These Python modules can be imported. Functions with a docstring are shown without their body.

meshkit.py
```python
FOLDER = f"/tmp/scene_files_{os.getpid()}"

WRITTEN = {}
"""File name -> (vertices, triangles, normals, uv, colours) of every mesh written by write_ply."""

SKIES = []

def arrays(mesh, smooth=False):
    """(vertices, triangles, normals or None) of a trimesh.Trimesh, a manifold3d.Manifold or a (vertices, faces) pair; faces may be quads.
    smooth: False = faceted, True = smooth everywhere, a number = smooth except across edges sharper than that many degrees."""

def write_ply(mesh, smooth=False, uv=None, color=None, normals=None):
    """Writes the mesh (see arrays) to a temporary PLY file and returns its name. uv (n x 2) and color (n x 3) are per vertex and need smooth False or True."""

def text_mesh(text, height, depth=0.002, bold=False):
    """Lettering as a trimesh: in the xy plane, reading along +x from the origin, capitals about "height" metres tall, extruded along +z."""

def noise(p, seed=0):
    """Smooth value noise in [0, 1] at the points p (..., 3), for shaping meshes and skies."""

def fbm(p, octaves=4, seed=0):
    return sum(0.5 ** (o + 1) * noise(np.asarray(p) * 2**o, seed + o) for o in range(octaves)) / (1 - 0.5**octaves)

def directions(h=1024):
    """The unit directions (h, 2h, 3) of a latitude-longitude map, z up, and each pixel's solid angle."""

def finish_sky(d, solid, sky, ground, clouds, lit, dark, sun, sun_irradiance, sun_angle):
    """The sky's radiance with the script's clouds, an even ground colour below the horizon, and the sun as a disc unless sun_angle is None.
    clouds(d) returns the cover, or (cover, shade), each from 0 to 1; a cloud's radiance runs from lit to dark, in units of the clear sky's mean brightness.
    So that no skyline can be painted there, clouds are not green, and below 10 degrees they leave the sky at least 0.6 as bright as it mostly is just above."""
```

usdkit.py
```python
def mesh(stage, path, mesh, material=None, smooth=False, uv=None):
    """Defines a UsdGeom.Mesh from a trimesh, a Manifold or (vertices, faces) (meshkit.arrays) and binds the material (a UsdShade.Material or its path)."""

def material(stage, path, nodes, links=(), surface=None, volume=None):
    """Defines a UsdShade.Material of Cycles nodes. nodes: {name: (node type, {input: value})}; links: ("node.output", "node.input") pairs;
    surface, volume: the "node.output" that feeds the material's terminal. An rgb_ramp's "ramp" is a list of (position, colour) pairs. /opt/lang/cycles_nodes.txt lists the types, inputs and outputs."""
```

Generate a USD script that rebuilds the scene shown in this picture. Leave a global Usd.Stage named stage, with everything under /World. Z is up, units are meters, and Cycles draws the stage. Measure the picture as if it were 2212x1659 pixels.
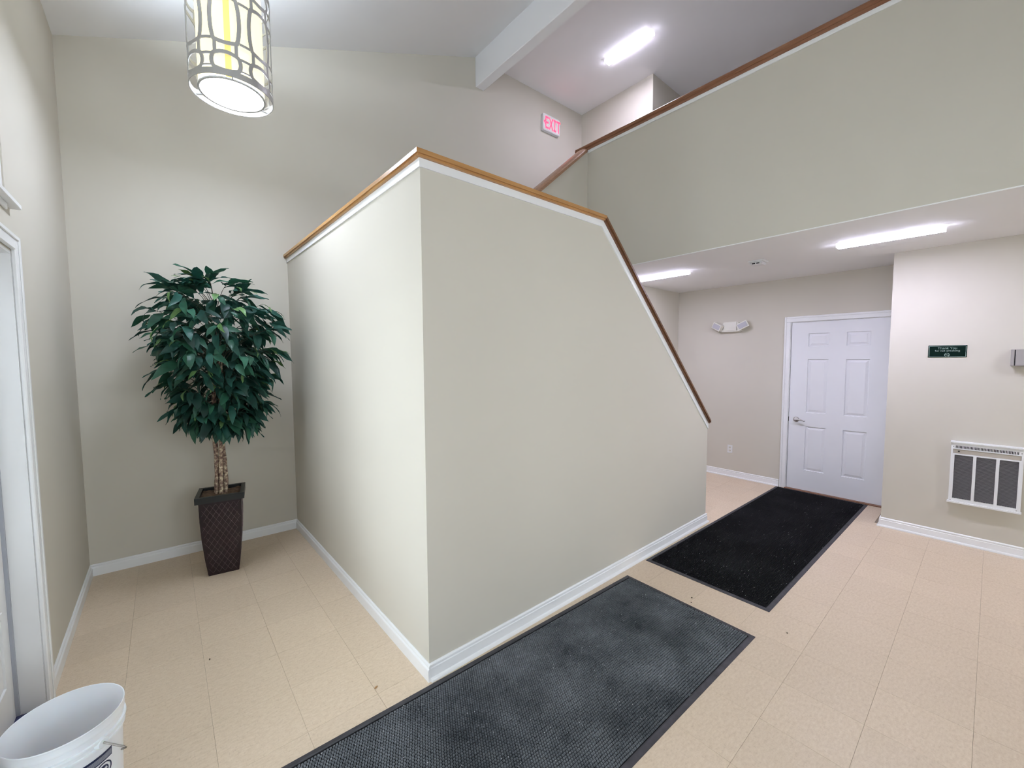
import math, random
import numpy as np, trimesh, usdkit, meshkit
import shapely.geometry as sg, shapely.affinity as sa
from shapely.ops import unary_union
from pxr import Usd, UsdGeom, UsdLux, UsdShade, Gf, Sdf

stage = Usd.Stage.CreateInMemory()
UsdGeom.SetStageUpAxis(stage, UsdGeom.Tokens.z)
UsdGeom.SetStageMetersPerUnit(stage, 1.0)
UsdGeom.Xform.Define(stage, '/World')
stage.SetDefaultPrim(stage.GetPrimAtPath('/World'))
UsdGeom.Scope.Define(stage, '/World/Looks')

# ------------------------------------------------------------------ camera, sky, exposure
EXPOSURE = 0.14
SKY = (1.90, 1.96, 2.14)                # overcast daylight through the glazed openings
TUBE_LOW, TUBE_UP, TUBE_OFF = (88, 87, 116), (108, 104, 132), (92, 100, 112)   # lamps under the gallery, upstairs, and one added out of frame as fill
DISC, SHADE, BULBS = (55, 61, 74), (0.76, 0.70, 0.48), (265, 310, 370)   # pendant: bottom diffuser, cream shade, added fill lamps in its open top
EXIT = (4.0, 0.16, 0.33)
WIN = 'ABCDE'
YAW, PITCH, ROLL, EYE, FPX = 0.08070583, -0.06210795, -0.00558709, 1.58062, 884.737
a_ = math.radians(45) + YAW
fw = np.array([math.cos(a_) * math.cos(PITCH), math.sin(a_) * math.cos(PITCH), math.sin(PITCH)])
rt = np.array([math.sin(a_), -math.cos(a_), 0.0]); up = np.cross(rt, fw)
rt, up = rt * math.cos(ROLL) + up * math.sin(ROLL), -rt * math.sin(ROLL) + up * math.cos(ROLL)
cam = UsdGeom.Camera.Define(stage, '/World/Camera')
cam.CreateHorizontalApertureAttr(36.0); cam.CreateVerticalApertureAttr(36.0 * 1659 / 2212)
cam.CreateFocalLengthAttr(36.0 * FPX / 2212)
cam.CreateClippingRangeAttr(Gf.Vec2f(0.05, 200))
cam.CreateExposureAttr(EXPOSURE)
cam.AddTransformOp().Set(Gf.Matrix4d(*rt, 0, *up, 0, *(-fw), 0, 0, 0, EYE, 1))
dome = UsdLux.DomeLight.Define(stage, '/World/Sky')
dome.CreateColorAttr(Gf.Vec3f(*[c / max(max(SKY), 1e-6) for c in SKY])); dome.CreateIntensityAttr(max(SKY))

# ------------------------------------------------------------------ helpers
used = {}
def numbered(parent, name):
    key = parent + '/' + name
    n = used.get(key, 0); used[key] = n + 1
    return key if n == 0 else f'{key}_{n:03d}'
def tag(p, label=None, cat=None, group=None, kind=None):
    p = p.GetPrim() if hasattr(p, 'GetPrim') else p
    for k, v in (('label', label), ('category', cat), ('group', group), ('kind', kind)):
        if v: p.SetCustomDataByKey(k, v)
    return p
def xf(name, label=None, cat=None, loc=(0, 0, 0), rz=0.0, parent='/World', **kw):
    x = UsdGeom.Xform.Define(stage, numbered(str(parent if isinstance(parent, str) else parent.GetPath()), name))
    if any(loc): x.AddTranslateOp().Set(Gf.Vec3d(*loc))
    if rz: x.AddRotateZOp().Set(rz)
    return tag(x, label, cat, **kw)
def ob(name, mesh, m, parent='/World', smooth=False, **kw):
    path = numbered(parent if isinstance(parent, str) else str(parent.GetPath()), name)
    return tag(usdkit.mesh(stage, path, mesh, M[m], smooth=smooth), **kw)
def struct(name, mesh, m, label, cat, smooth=False):
    return ob(name, mesh, m, smooth=smooth, label=label, cat=cat, kind='structure')
cat_ = trimesh.util.concatenate
def box(x0, x1, y0, y1, z0, z1):
    m = trimesh.creation.box([abs(x1 - x0), abs(y1 - y0), abs(z1 - z0)]); m.apply_translation([(x0 + x1) / 2, (y0 + y1) / 2, (z0 + z1) / 2]); return m
def cbox(x0, x1, y0, y1, z0, z1, c):
    """box with chamfered edges (convex hull of three slabs)"""
    p = []
    for i in range(3):
        lo = np.array([x0, y0, z0], float) + c; hi = np.array([x1, y1, z1], float) - c
        lo[i] -= c; hi[i] += c
        p += [[(lo, hi)[a][0], (lo, hi)[b][1], (lo, hi)[d][2]] for a in (0, 1) for b in (0, 1) for d in (0, 1)]
    return trimesh.convex.convex_hull(np.array(p))
def poly(pts, h, plane='xy', at=0.0, holes=()):
    """extrude a polygon: plane xy -> along z, xz -> along y, yz -> along x, from at to at+h"""
    g = pts if isinstance(pts, sg.base.BaseGeometry) else sg.Polygon(pts, holes)
    ms = [trimesh.creation.extrude_polygon(q, abs(h), engine='earcut') for q in getattr(g, 'geoms', [g])]
    m = cat_(ms)
    v = m.vertices.copy(); v[:, 2] += min(at, at + h)
    if plane == 'xz': v = v[:, [0, 2, 1]]; m.faces = m.faces[:, ::-1]
    if plane == 'yz': v = v[:, [2, 0, 1]]
    m.vertices = v
    return m
def rect(a0, a1, b0, b1): return sg.box(min(a0, a1), min(b0, b1), max(a0, a1), max(b0, b1))
def tube(pts, r, n=10, cap=True):
    pts = np.asarray(pts, float); r = np.broadcast_to(np.asarray(r, float), len(pts))
    t = np.gradient(pts, axis=0); t /= np.linalg.norm(t, axis=1)[:, None]
    u = np.cross(t[0], [0, 0, 1.0]); u = np.cross(t[0], [1.0, 0, 0]) if np.linalg.norm(u) < 1e-3 else u; u /= np.linalg.norm(u)
    V = []
    for i in range(len(pts)):
        u = u - t[i] * (u @ t[i]); u /= np.linalg.norm(u); w = np.cross(t[i], u)
        a = np.linspace(0, 2 * np.pi, n, endpoint=False)
        V.append(pts[i] + r[i] * (np.cos(a)[:, None] * u + np.sin(a)[:, None] * w))
    V = np.vstack(V); F = []
    for i in range(len(pts) - 1):
        for k in range(n):
            a, b = i * n + k, i * n + (k + 1) % n
            F += [[a, b, b + n], [a, b + n, a + n]]
    if cap:
        V = np.vstack([V, pts[0], pts[-1]]); c0, c1 = len(V) - 2, len(V) - 1; e = (len(pts) - 1) * n
        for k in range(n): F += [[c0, (k + 1) % n, k], [c1, e + k, e + (k + 1) % n]]
    return trimesh.Trimesh(V, F, process=False)
def lathe(prof, n=64, a0=0, a1=2 * np.pi):
    prof = np.asarray(prof, float); full = abs(a1 - a0 - 2 * np.pi) < 1e-6
    A = np.linspace(a0, a1, n, endpoint=not full)
    V = np.vstack([np.c_[prof[:, 0] * math.cos(a), prof[:, 0] * math.sin(a), prof[:, 1]] for a in A]); k = len(prof); F = []
    for i in range(n if full else n - 1):
        j = (i + 1) % n
        for q in range(k - 1):
            a, b, c, d = i * k + q, j * k + q, j * k + q + 1, i * k + q + 1
            F += [[a, b, c], [a, c, d]]
    m = trimesh.Trimesh(V, F, process=False); m.update_faces(m.nondegenerate_faces()); return m
def moved(m, loc=(0, 0, 0), rx=0, ry=0, rz=0):
    m = m.copy()
    for a, ax in ((rx, [1, 0, 0]), (ry, [0, 1, 0]), (rz, [0, 0, 1])):
        if a: m.apply_transform(trimesh.transformations.rotation_matrix(math.radians(a), ax))
    m.apply_translation(loc); return m
def sweep(prof, path, flip=False):
    """moulding: prof = (out, z) points, path = floor points (x, y); out is to the right of travel (left when flip); corners mitred"""
    P = np.asarray(path, float); prof = np.asarray(prof, float); s = -1 if not flip else 1
    D = np.diff(P, axis=0); D /= np.linalg.norm(D, axis=1)[:, None]; N = s * np.c_[-D[:, 1], D[:, 0]]
    V = []
    for i in range(len(P)):
        if i == 0: n = N[0]
        elif i == len(P) - 1: n = N[-1]
        else: n = (N[i - 1] + N[i]); n /= (1 + N[i - 1] @ N[i])
        V.append(np.c_[P[i, 0] + prof[:, 0] * n[0], P[i, 1] + prof[:, 0] * n[1], prof[:, 1]])
    k = len(prof); F = []
    for i in range(len(P) - 1):
        for q in range(k):
            a, b, c, d = i * k + q, i * k + (q + 1) % k, (i + 1) * k + (q + 1) % k, (i + 1) * k + q
            F += [[a, b, c], [a, c, d]]
    for q in range(1, k - 1):
        e = (len(P) - 1) * k; F += [[0, q + 1, q], [e, e + q, e + q + 1]]
    m = trimesh.Trimesh(np.vstack(V), F, process=False); trimesh.repair.fix_normals(m); return m

# ------------------------------------------------------------------ materials
M = {}
def mat(name, color, rough=0.5, var=0.0, vscale=4.0, bump=0.0, bscale=200.0, spec=0.5, metallic=0.0, rand=0.0, **extra):
    nodes = {'p': ('principled_bsdf', dict(base_color=color, roughness=rough, specular_ior_level=spec, metallic=metallic, **extra)), 'g': ('geometry', {})}
    links = []
    src = None
    if var or rand:
        nodes['h'] = ('hsv', {'color': color}); nodes['a'] = ('math', {'math_type': 'add', 'value1': 1.0, 'value2': 0.0})
        if var:
            nodes['n'] = ('noise_texture', {'scale': vscale, 'detail': 4.0}); links.append(('g.position', 'n.vector'))
            nodes['m'] = ('map_range', {'from_min': 0.25, 'from_max': 0.75, 'to_min': 1 - var, 'to_max': 1 + var}); links += [('n.fac', 'm.value'), ('m.result', 'a.value1')]
        if rand:
            nodes['o'] = ('object_info', {}); nodes['r'] = ('map_range', {'to_min': -rand, 'to_max': rand}); links += [('o.random', 'r.value'), ('r.result', 'a.value2')]
        links += [('a.value', 'h.value'), ('h.color', 'p.base_color')]
    if bump:
        nodes['bn'] = ('noise_texture', {'scale': bscale, 'detail': 3.0}); nodes['b'] = ('bump', {'strength': bump, 'distance': 0.002})
        links += [('g.position', 'bn.vector'), ('bn.fac', 'b.height'), ('b.normal', 'p.normal')]
    M[name] = usdkit.material(stage, f'/World/Looks/{name}', nodes, links, surface='p.BSDF')
WALL = (0.62, 0.580, 0.500)
mat('wall_paint', WALL, 0.75, var=0.015, vscale=1.3, bump=0.05, bscale=350, spec=0.25)
mat('ceiling_paint', (0.86, 0.85, 0.845), 0.85, var=0.01, vscale=2, bump=0.08, bscale=260, spec=0.15)
mat('white_trim', (0.84, 0.84, 0.84), 0.32, var=0.015, vscale=6)
mat('door_paint', (0.80, 0.805, 0.83), 0.38, var=0.01, vscale=5)
mat('tile_joint', (0.30, 0.235, 0.17), 0.9)
mat('oak', (0.50, 0.27, 0.105), 0.35)
mat('walnut', (0.29, 0.135, 0.075), 0.35)
mat('threshold_wood', (0.22, 0.10, 0.05), 0.45, var=0.2, vscale=30)
mat('white_plastic', (0.78, 0.78, 0.78), 0.35)
mat('ivory_plastic', (0.72, 0.70, 0.62), 0.4)
mat('bucket_plastic', (0.90, 0.91, 0.93), 0.3, subsurface_weight=0.15, subsurface_scale=0.01)
mat('grey_box', (0.24, 0.215, 0.20), 0.4)
mat('light_grey_box', (0.34, 0.315, 0.30), 0.4)
mat('black_slot', (0.012, 0.012, 0.014), 0.6)
mat('dark_vent', (0.03, 0.026, 0.026), 0.8)
mat('nickel', (0.52, 0.50, 0.48), 0.25, metallic=1.0)
mat('brushed_metal', (0.50, 0.50, 0.49), 0.42, metallic=0.6)
mat('wire_steel', (0.35, 0.32, 0.29), 0.4, metallic=1.0)
mat('louver_grey', (0.30, 0.285, 0.29), 0.45)
mat('heater_tan', (0.46, 0.41, 0.34), 0.4)
mat('sign_green', (0.002, 0.013, 0.009), 0.6, spec=0.08)
mat('sign_line', (0.30, 0.40, 0.36), 0.5)
mat('label_navy', (0.012, 0.022, 0.075), 0.35)
mat('label_grey', (0.28, 0.30, 0.36), 0.4)
mat('label_white', (0.68, 0.70, 0.74), 0.4)
mat('pot_wine', (0.015, 0.006, 0.009), 0.28, var=0.35, vscale=9)
mat('pot_rim', (0.010, 0.012, 0.012), 0.35)
mat('pot_thread', (0.17, 0.125, 0.13), 0.4, var=0.6, vscale=40)
mat('moss', (0.16, 0.10, 0.062), 0.95, var=0.5, vscale=60, bump=0.8, bscale=300)
mat('twig', (0.045, 0.05, 0.028), 0.7)
mat('blue_threshold', (0.06, 0.065, 0.16), 0.5)
mat('weather_strip', (0.40, 0.42, 0.47), 0.6)
mat('debris_tan', (0.40, 0.22, 0.09), 0.8)
mat('debris_dark', (0.05, 0.035, 0.02), 0.9)
mat('carpet', (0.20, 0.18, 0.16), 0.95)
mat('lens_plastic', (0.50, 0.49, 0.53), 0.2)
def wood(name, c0, c1, axis):
    sc = {'x': (3, 60, 60), 'y': (60, 3, 60)}[axis]
    M[name] = usdkit.material(stage, f'/World/Looks/{name}', {
        'g': ('geometry', {}), 'mp': ('mapping', {'scale': sc}), 'n': ('noise_texture', {'scale': 1.0, 'detail': 5.0, 'distortion': 0.6}),
        'r': ('rgb_ramp', {'ramp': [(0.3, c0), (0.7, c1)]}), 'p': ('principled_bsdf', {'roughness': 0.33, 'specular_ior_level': 0.5})},
        [('g.position', 'mp.vector'), ('mp.vector', 'n.vector'), ('n.fac', 'r.fac'), ('r.color', 'p.base_color')], surface='p.BSDF')
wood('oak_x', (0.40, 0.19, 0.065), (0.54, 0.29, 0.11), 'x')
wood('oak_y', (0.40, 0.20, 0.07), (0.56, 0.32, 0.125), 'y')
wood('oak_slope', (0.11, 0.045, 0.02), (0.19, 0.08, 0.032), 'x')  # same oak, with the shade along the slope painted into its colour
wood('rail_x', (0.30, 0.16, 0.09), (0.42, 0.24, 0.15), 'x')
wood('rail_y', (0.21, 0.085, 0.04), (0.30, 0.14, 0.075), 'y')
# vinyl floor tile: beige with fine elongated flecks, slightly different from tile to tile
M['vinyl_tile'] = usdkit.material(stage, '/World/Looks/vinyl_tile', {
    'g': ('geometry', {}), 'o': ('object_info', {}),
    'mp': ('mapping', {'scale': (38, 95, 60), 'rotation': (0, 0, 0.5)}), 'n': ('noise_texture', {'scale': 1.0, 'detail': 3.0, 'roughness': 0.7}),
    'mp2': ('mapping', {'scale': (170, 60, 60)}), 'n2': ('noise_texture', {'scale': 1.0, 'detail': 2.0}),
    'r': ('rgb_ramp', {'ramp': [(0.0, (0.52, 0.39, 0.265)), (0.33, (0.635, 0.50, 0.36)), (0.5, (0.68, 0.545, 0.40)), (0.68, (0.715, 0.585, 0.44)), (0.88, (0.80, 0.69, 0.55))]}),
    'r2': ('rgb_ramp', {'ramp': [(0.0, (0.72, 0.68, 0.64)), (0.32, (0.93, 0.92, 0.91)), (0.45, (1, 1, 1)), (1.0, (1, 1, 1))]}),
    'mx': ('mix_color', {'blend_type': 'multiply', 'fac': 1.0}), 'rr': ('map_range', {'to_min': 0.975, 'to_max': 1.025}), 'h': ('hsv', {}),
    'n3': ('noise_texture', {'scale': 3.0, 'detail': 3.0}), 'rg': ('map_range', {'from_min': 0.3, 'from_max': 0.7, 'to_min': 0.34, 'to_max': 0.5}),
    'p': ('principled_bsdf', {'specular_ior_level': 0.4})},
    [('g.position', 'mp.vector'), ('mp.vector', 'n.vector'), ('n.fac', 'r.fac'), ('g.position', 'mp2.vector'), ('mp2.vector', 'n2.vector'), ('n2.fac', 'r2.fac'),
     ('r.color', 'mx.a'), ('r2.color', 'mx.b'), ('mx.result', 'h.color'), ('o.random', 'rr.value'), ('rr.result', 'h.value'), ('h.color', 'p.base_color'),
     ('g.position', 'n3.vector'), ('n3.fac', 'rg.value'), ('rg.result', 'p.roughness')], surface='p.BSDF')
# mat rubber and pile: black, dusty patches (walked-on) and grit specks
def mat_pile(name, dark, dusty, lo, hi):
    M[name] = usdkit.material(stage, f'/World/Looks/{name}', {
        'g': ('geometry', {}), 'n': ('noise_texture', {'scale': 2.6, 'detail': 6.0, 'roughness': 0.68}), 'n2': ('noise_texture', {'scale': 140.0, 'detail': 2.0}),
        'a': ('math', {'math_type': 'multiply_add', 'value2': 0.35, 'value3': 0.0}), 'ad': ('math', {'math_type': 'add'}),
        'r': ('rgb_ramp', {'ramp': [(lo, dark), (hi, dusty)]}),
        'w': ('voronoi_texture', {'scale': 62.0, 'randomness': 1.0}), 'sp': ('rgb_ramp', {'ramp': [(0.0, (1, 1, 1)), (0.10, (1, 1, 1)), (0.14, (0, 0, 0))]}),
        'wn': ('rgb_to_bw', {}), 'th': ('math', {'math_type': 'greater_than', 'value2': 0.70}), 'mu': ('math', {'math_type': 'multiply'}), 'bw': ('rgb_to_bw', {}),
        'mx': ('mix_color', {'b': (0.60, 0.60, 0.62)}), 'p': ('principled_bsdf', {'roughness': 0.85, 'specular_ior_level': 0.2})},
        [('g.position', 'n.vector'), ('g.position', 'n2.vector'), ('n2.fac', 'a.value1'), ('n.fac', 'ad.value1'), ('a.value', 'ad.value2'), ('ad.value', 'r.fac'),
         ('g.position', 'w.vector'), ('w.distance', 'sp.fac'), ('sp.color', 'bw.color'), ('w.color', 'wn.color'), ('wn.val', 'th.value1'), ('bw.val', 'mu.value1'), ('th.value', 'mu.value2'),
         ('mu.value', 'mx.fac'), ('r.color', 'mx.a'), ('mx.result', 'p.base_color')], surface='p.BSDF')
mat_pile('mat_near', (0.040, 0.046, 0.053), (0.23, 0.245, 0.262), 0.46, 0.95)
mat_pile('mat_far', (0.004, 0.004, 0.005), (0.018, 0.018, 0.02), 0.62, 0.95)
mat('mat_rubber', (0.045, 0.043, 0.05), 0.6, var=0.35, vscale=25)
# bark: mottled brown and cream
M['bark'] = usdkit.material(stage, '/World/Looks/bark', {
    'g': ('geometry', {}), 'n': ('noise_texture', {'scale': 45.0, 'detail': 4.0, 'roughness': 0.65}),
    'r': ('rgb_ramp', {'ramp': [(0.34, (0.06, 0.03, 0.03)), (0.44, (0.20, 0.12, 0.09)), (0.55, (0.36, 0.26, 0.18)), (0.66, (0.70, 0.60, 0.42))]}),
    'b': ('bump', {'strength': 0.8, 'distance': 0.004}), 'p': ('principled_bsdf', {'roughness': 0.8})},
    [('g.position', 'n.vector'), ('n.fac', 'r.fac'), ('r.color', 'p.base_color'), ('n.fac', 'b.height'), ('b.normal', 'p.normal')], surface='p.BSDF')
def leafmat(name, c, rnd):
    M[name] = usdkit.material(stage, f'/World/Looks/{name}', {
        'o': ('object_info', {}), 'g': ('geometry', {}), 'n': ('noise_texture', {'scale': 18.0}), 'm1': ('map_range', {'to_min': 1 - rnd, 'to_max': 1 + rnd}),
        'm2': ('map_range', {'from_min': 0.3, 'from_max': 0.7, 'to_min': 0.8, 'to_max': 1.25}), 'mu': ('math', {'math_type': 'multiply'}), 'h': ('hsv', {'color': c}),
        'p': ('principled_bsdf', {'roughness': 0.46, 'specular_ior_level': 0.4}), 't': ('translucent_bsdf', {'color': c}), 'mx': ('mix_closure', {'fac': 0.12})},
        [('o.random', 'm1.value'), ('g.position', 'n.vector'), ('n.fac', 'm2.value'), ('m1.result', 'mu.value1'), ('m2.result', 'mu.value2'), ('mu.value', 'h.value'),
         ('h.color', 'p.base_color'), ('p.BSDF', 'mx.closure1'), ('t.BSDF', 'mx.closure2')], surface='mx.closure')
leafmat('leaf_dark', (0.013, 0.062, 0.046), 0.5)
leafmat('leaf_mid', (0.028, 0.110, 0.066), 0.35)
leafmat('leaf_young', (0.10, 0.20, 0.065), 0.3)
def emit(name, c):
    k = max(max(c), 1e-6)
    M[name] = usdkit.material(stage, f'/World/Looks/{name}', {'e': ('emission', {'color': tuple(x / k for x in c), 'strength': k})}, surface='e.emission')
for n_, c_ in (('tube_lobby', TUBE_LOW), ('tube_upstairs', TUBE_UP), ('tube_front', TUBE_OFF), ('pendant_disc', DISC), ('exit_red', EXIT), ('tube_side', (2.6, 2.55, 3.0)), ('pendant_bulb', BULBS)): emit(n_, c_)
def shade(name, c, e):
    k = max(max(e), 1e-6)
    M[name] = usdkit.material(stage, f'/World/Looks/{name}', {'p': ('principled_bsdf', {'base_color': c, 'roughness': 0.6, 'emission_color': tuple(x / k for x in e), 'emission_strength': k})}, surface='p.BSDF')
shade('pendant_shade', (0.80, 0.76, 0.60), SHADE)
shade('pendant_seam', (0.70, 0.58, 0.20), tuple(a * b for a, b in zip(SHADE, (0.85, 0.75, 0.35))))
M['pane_glass'] = usdkit.material(stage, '/World/Looks/pane_glass', {
    'f': ('fresnel', {'IOR': 1.45}), 't': ('transparent_bsdf', {'color': (0.93, 0.97, 0.97)}), 'g': ('glossy_bsdf', {'color': (1, 1, 1), 'roughness': 0.02}), 'm': ('mix_closure', {})},
    [('f.fac', 'm.fac'), ('t.BSDF', 'm.closure1'), ('g.BSDF', 'm.closure2')], surface='m.closure')

# ------------------------------------------------------------------ room dimensions (metres; camera stands at x = y = 0)
XL, YB, SB = -0.4747, 4.2327, -0.03047          # left wall; back wall at XL and its slope
XB, YF, XB2 = 0.9325, 1.7368, 0.8982            # stair half wall: front corner, back end
ZT = 2.458                                      # top of the half wall's drywall
XK, XE, ZE = 2.2645, 3.9124, 0.909              # where its top starts to fall, its free end and height there
XD, XN, YN = 5.684, 5.0493, 0.6232              # far wall with door; nearer wall with heater, and its corner
ZC, XBAL, YM = 2.507, 3.6304, 2.972             # lobby ceiling; gallery front; middle stair wall
ZTOP, XBEAM, SL = 5.13, 2.966, 0.39             # high ceiling, beam, roof slope
XU, YR = -2.75, 0                               # (unused)
Y0, XR = -2.7, 6.9                              # wall behind the camera; right-hand limit of the house
yb = lambda x: YB + SB * (x - XL)
W = 0.115
ceil_z = lambda x: ZTOP if x > XBEAM else ZTOP - SL * (XBEAM - x)

# ---- floor: slab with every vinyl tile of the visible part on it
floor = xf('floor', 'beige speckled vinyl tile floor running through the whole lobby', 'floor', kind='structure')
ob('subfloor', box(XL - .2, XR, Y0 - .2, 4.5, -0.12, -0.0035), 'tile_joint', floor)
TX, TY, ox, oy = 0.3048, 0.3055, -0.2101, -0.012
free = sg.Polygon([(XL - .12, Y0), (XN + .05, Y0), (XN + .05, YN + .05), (XD + .06, YN + .05), (XD + .06, YM + .05), (XBAL, YM + .05), (XB, YM + .05), (XB2, yb(XB2)), (XL - .12, yb(XL))])
inside = sg.Polygon([(XB + .06, YF + .06), (XE - .06, YF + .06), (XE - .06, YM + .2), (XB + .06, 4.4)])
free = free.difference(inside)
rest = []
def tile_mesh(x0, x1, y0, y1, dz):
    g = 0.00035; c = 0.0008
    b = sg.box(x0 + g, y0 + g, x1 - g, y1 - g)
    if not free.contains(b):
        q = b.intersection(free)
        if q.area < 1e-4: return None
        q = max(getattr(q, 'geoms', [q]), key=lambda s: s.area)
        return poly(q, 0.0035 + dz, at=-0.0035)
    lo, hi = -0.0035, dz
    X = [x0 + g, x1 - g]; Y = [y0 + g, y1 - g]
    v = [(x, y, lo) for y in Y for x in X] + [(x, y, hi - c * .4) for y in Y for x in X] + [(x, y, hi) for y in (Y[0] + c, Y[1] - c) for x in (X[0] + c, X[1] - c)]
    f = []
    for k in (0, 4):
        for a, b2 in ((0, 1), (1, 3), (3, 2), (2, 0)):
            f += [[k + a, k + b2, k + b2 + 4], [k + a, k + b2 + 4, k + a + 4]]
    f += [[8, 9, 11], [8, 11, 10]]
    return trimesh.Trimesh(v, f, process=False)
random.seed(3)
for i in range(-2, 21):
    for j in range(-9, 15):
        x0, y0 = ox + i * TX, oy + j * TY
        m = tile_mesh(x0, x0 + TX, y0, y0 + TY, -0.0002 * random.random())
        if m is None: continue
        cx, cy = x0 + TX / 2, y0 + TY / 2
        vx, vy = rt[0] * cx + rt[1] * cy, fw[0] * cx + fw[1] * cy
        if vy > 1.15 and abs(vx) < vy * 1.36 + 0.35: ob('tile', m, 'vinyl_tile', floor)
        else: rest.append(m)
ob('tile_field', cat_(rest), 'vinyl_tile', floor, kind='stuff')

# ---- outer walls
DY0, DY1, DZ = 1.86, 2.745, 2.05                # entry door opening in the left wall
TZ0, TZ1, TY0 = 2.262, 2.95, 1.86                          # window above it
EY0, EY1, EZ0, EZ1 = 1.02, 1.77, .12, 1.60       # unseen side light, added to brighten the stair wall from low left
GY0, GY1, GZ0, GZ1 = -.45, 0.15, 0.25, 2.05    # glazed front next to it (beside and behind the camera)
lw = sg.Polygon([(Y0 - .2, -.12), (4.5, -.12), (4.5, 3.9), (Y0 - .2, 3.9)]).difference(rect(DY0, DY1, -0.003, DZ))
if 'A' in WIN: lw = lw.difference(rect(TY0, DY1 - .02, TZ0, TZ1))
if 'E' in WIN: lw = lw.difference(rect(EY0, EY1, EZ0, EZ1))
if 'B' in WIN: lw = lw.difference(rect(GY0, GY1, GZ0, GZ1))
struct('wall_left', poly(lw, -0.13, 'yz', XL), 'wall_paint', 'beige-grey painted wall at the left edge, beside the white door frame', 'wall')
def zline(x): return ceil_z(x) + .1
bk = poly([(XL - .13, yb(XL - .13)), (XR, yb(XR)), (XR, yb(XR) + .15), (XL - .13, yb(XL - .13) + .15)], 5.4, at=-.12)
struct('wall_back', bk, 'wall_paint', 'tall beige wall behind the potted tree, running up past the exit sign', 'wall')
SX0, SX1, SZ0, SZ1 = -.15, 2.35, .9, 3.2  # window opening added out of view, lets in frontal daylight
wb = rect(XL - .13, XR, -.12, 5.4)
if 'C' in WIN: wb = wb.difference(rect(SX0, SX1, SZ0, SZ1))
struct('wall_behind', poly(wb, .15, 'xz', Y0 - .15), 'wall_paint', 'wall behind the viewer, closing the lobby', 'wall')
struct('ceiling', poly([(XL - .3, ceil_z(XL - .3)), (XBEAM, ZTOP), (XR + .1, ZTOP), (XR + .1, ZTOP + .2), (XBEAM, ZTOP + .2), (XL - .3, ceil_z(XL - .3) + .25)], 4.7 - Y0, 'xz', Y0 - .2), 'ceiling_paint', 'high white ceiling, sloping up from the left and flat over the gallery', 'ceiling')
struct('ceiling_lobby', cat_([box(XBAL + .001, XR, Y0, YM, ZC, 2.80), box(XBAL + .02, XR, YM, yb(XBAL) + .05, 2.62, 2.80)]), 'ceiling_paint', 'low white ceiling over the back of the lobby, under the gallery', 'ceiling')
struct('trim_beam', cbox(XBEAM, XBEAM + .118, Y0, yb(XBEAM), 4.793, ZTOP + .01, .006), 'ceiling_paint', 'white boxed ceiling beam running towards the viewer from the back wall', 'beam')
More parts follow.
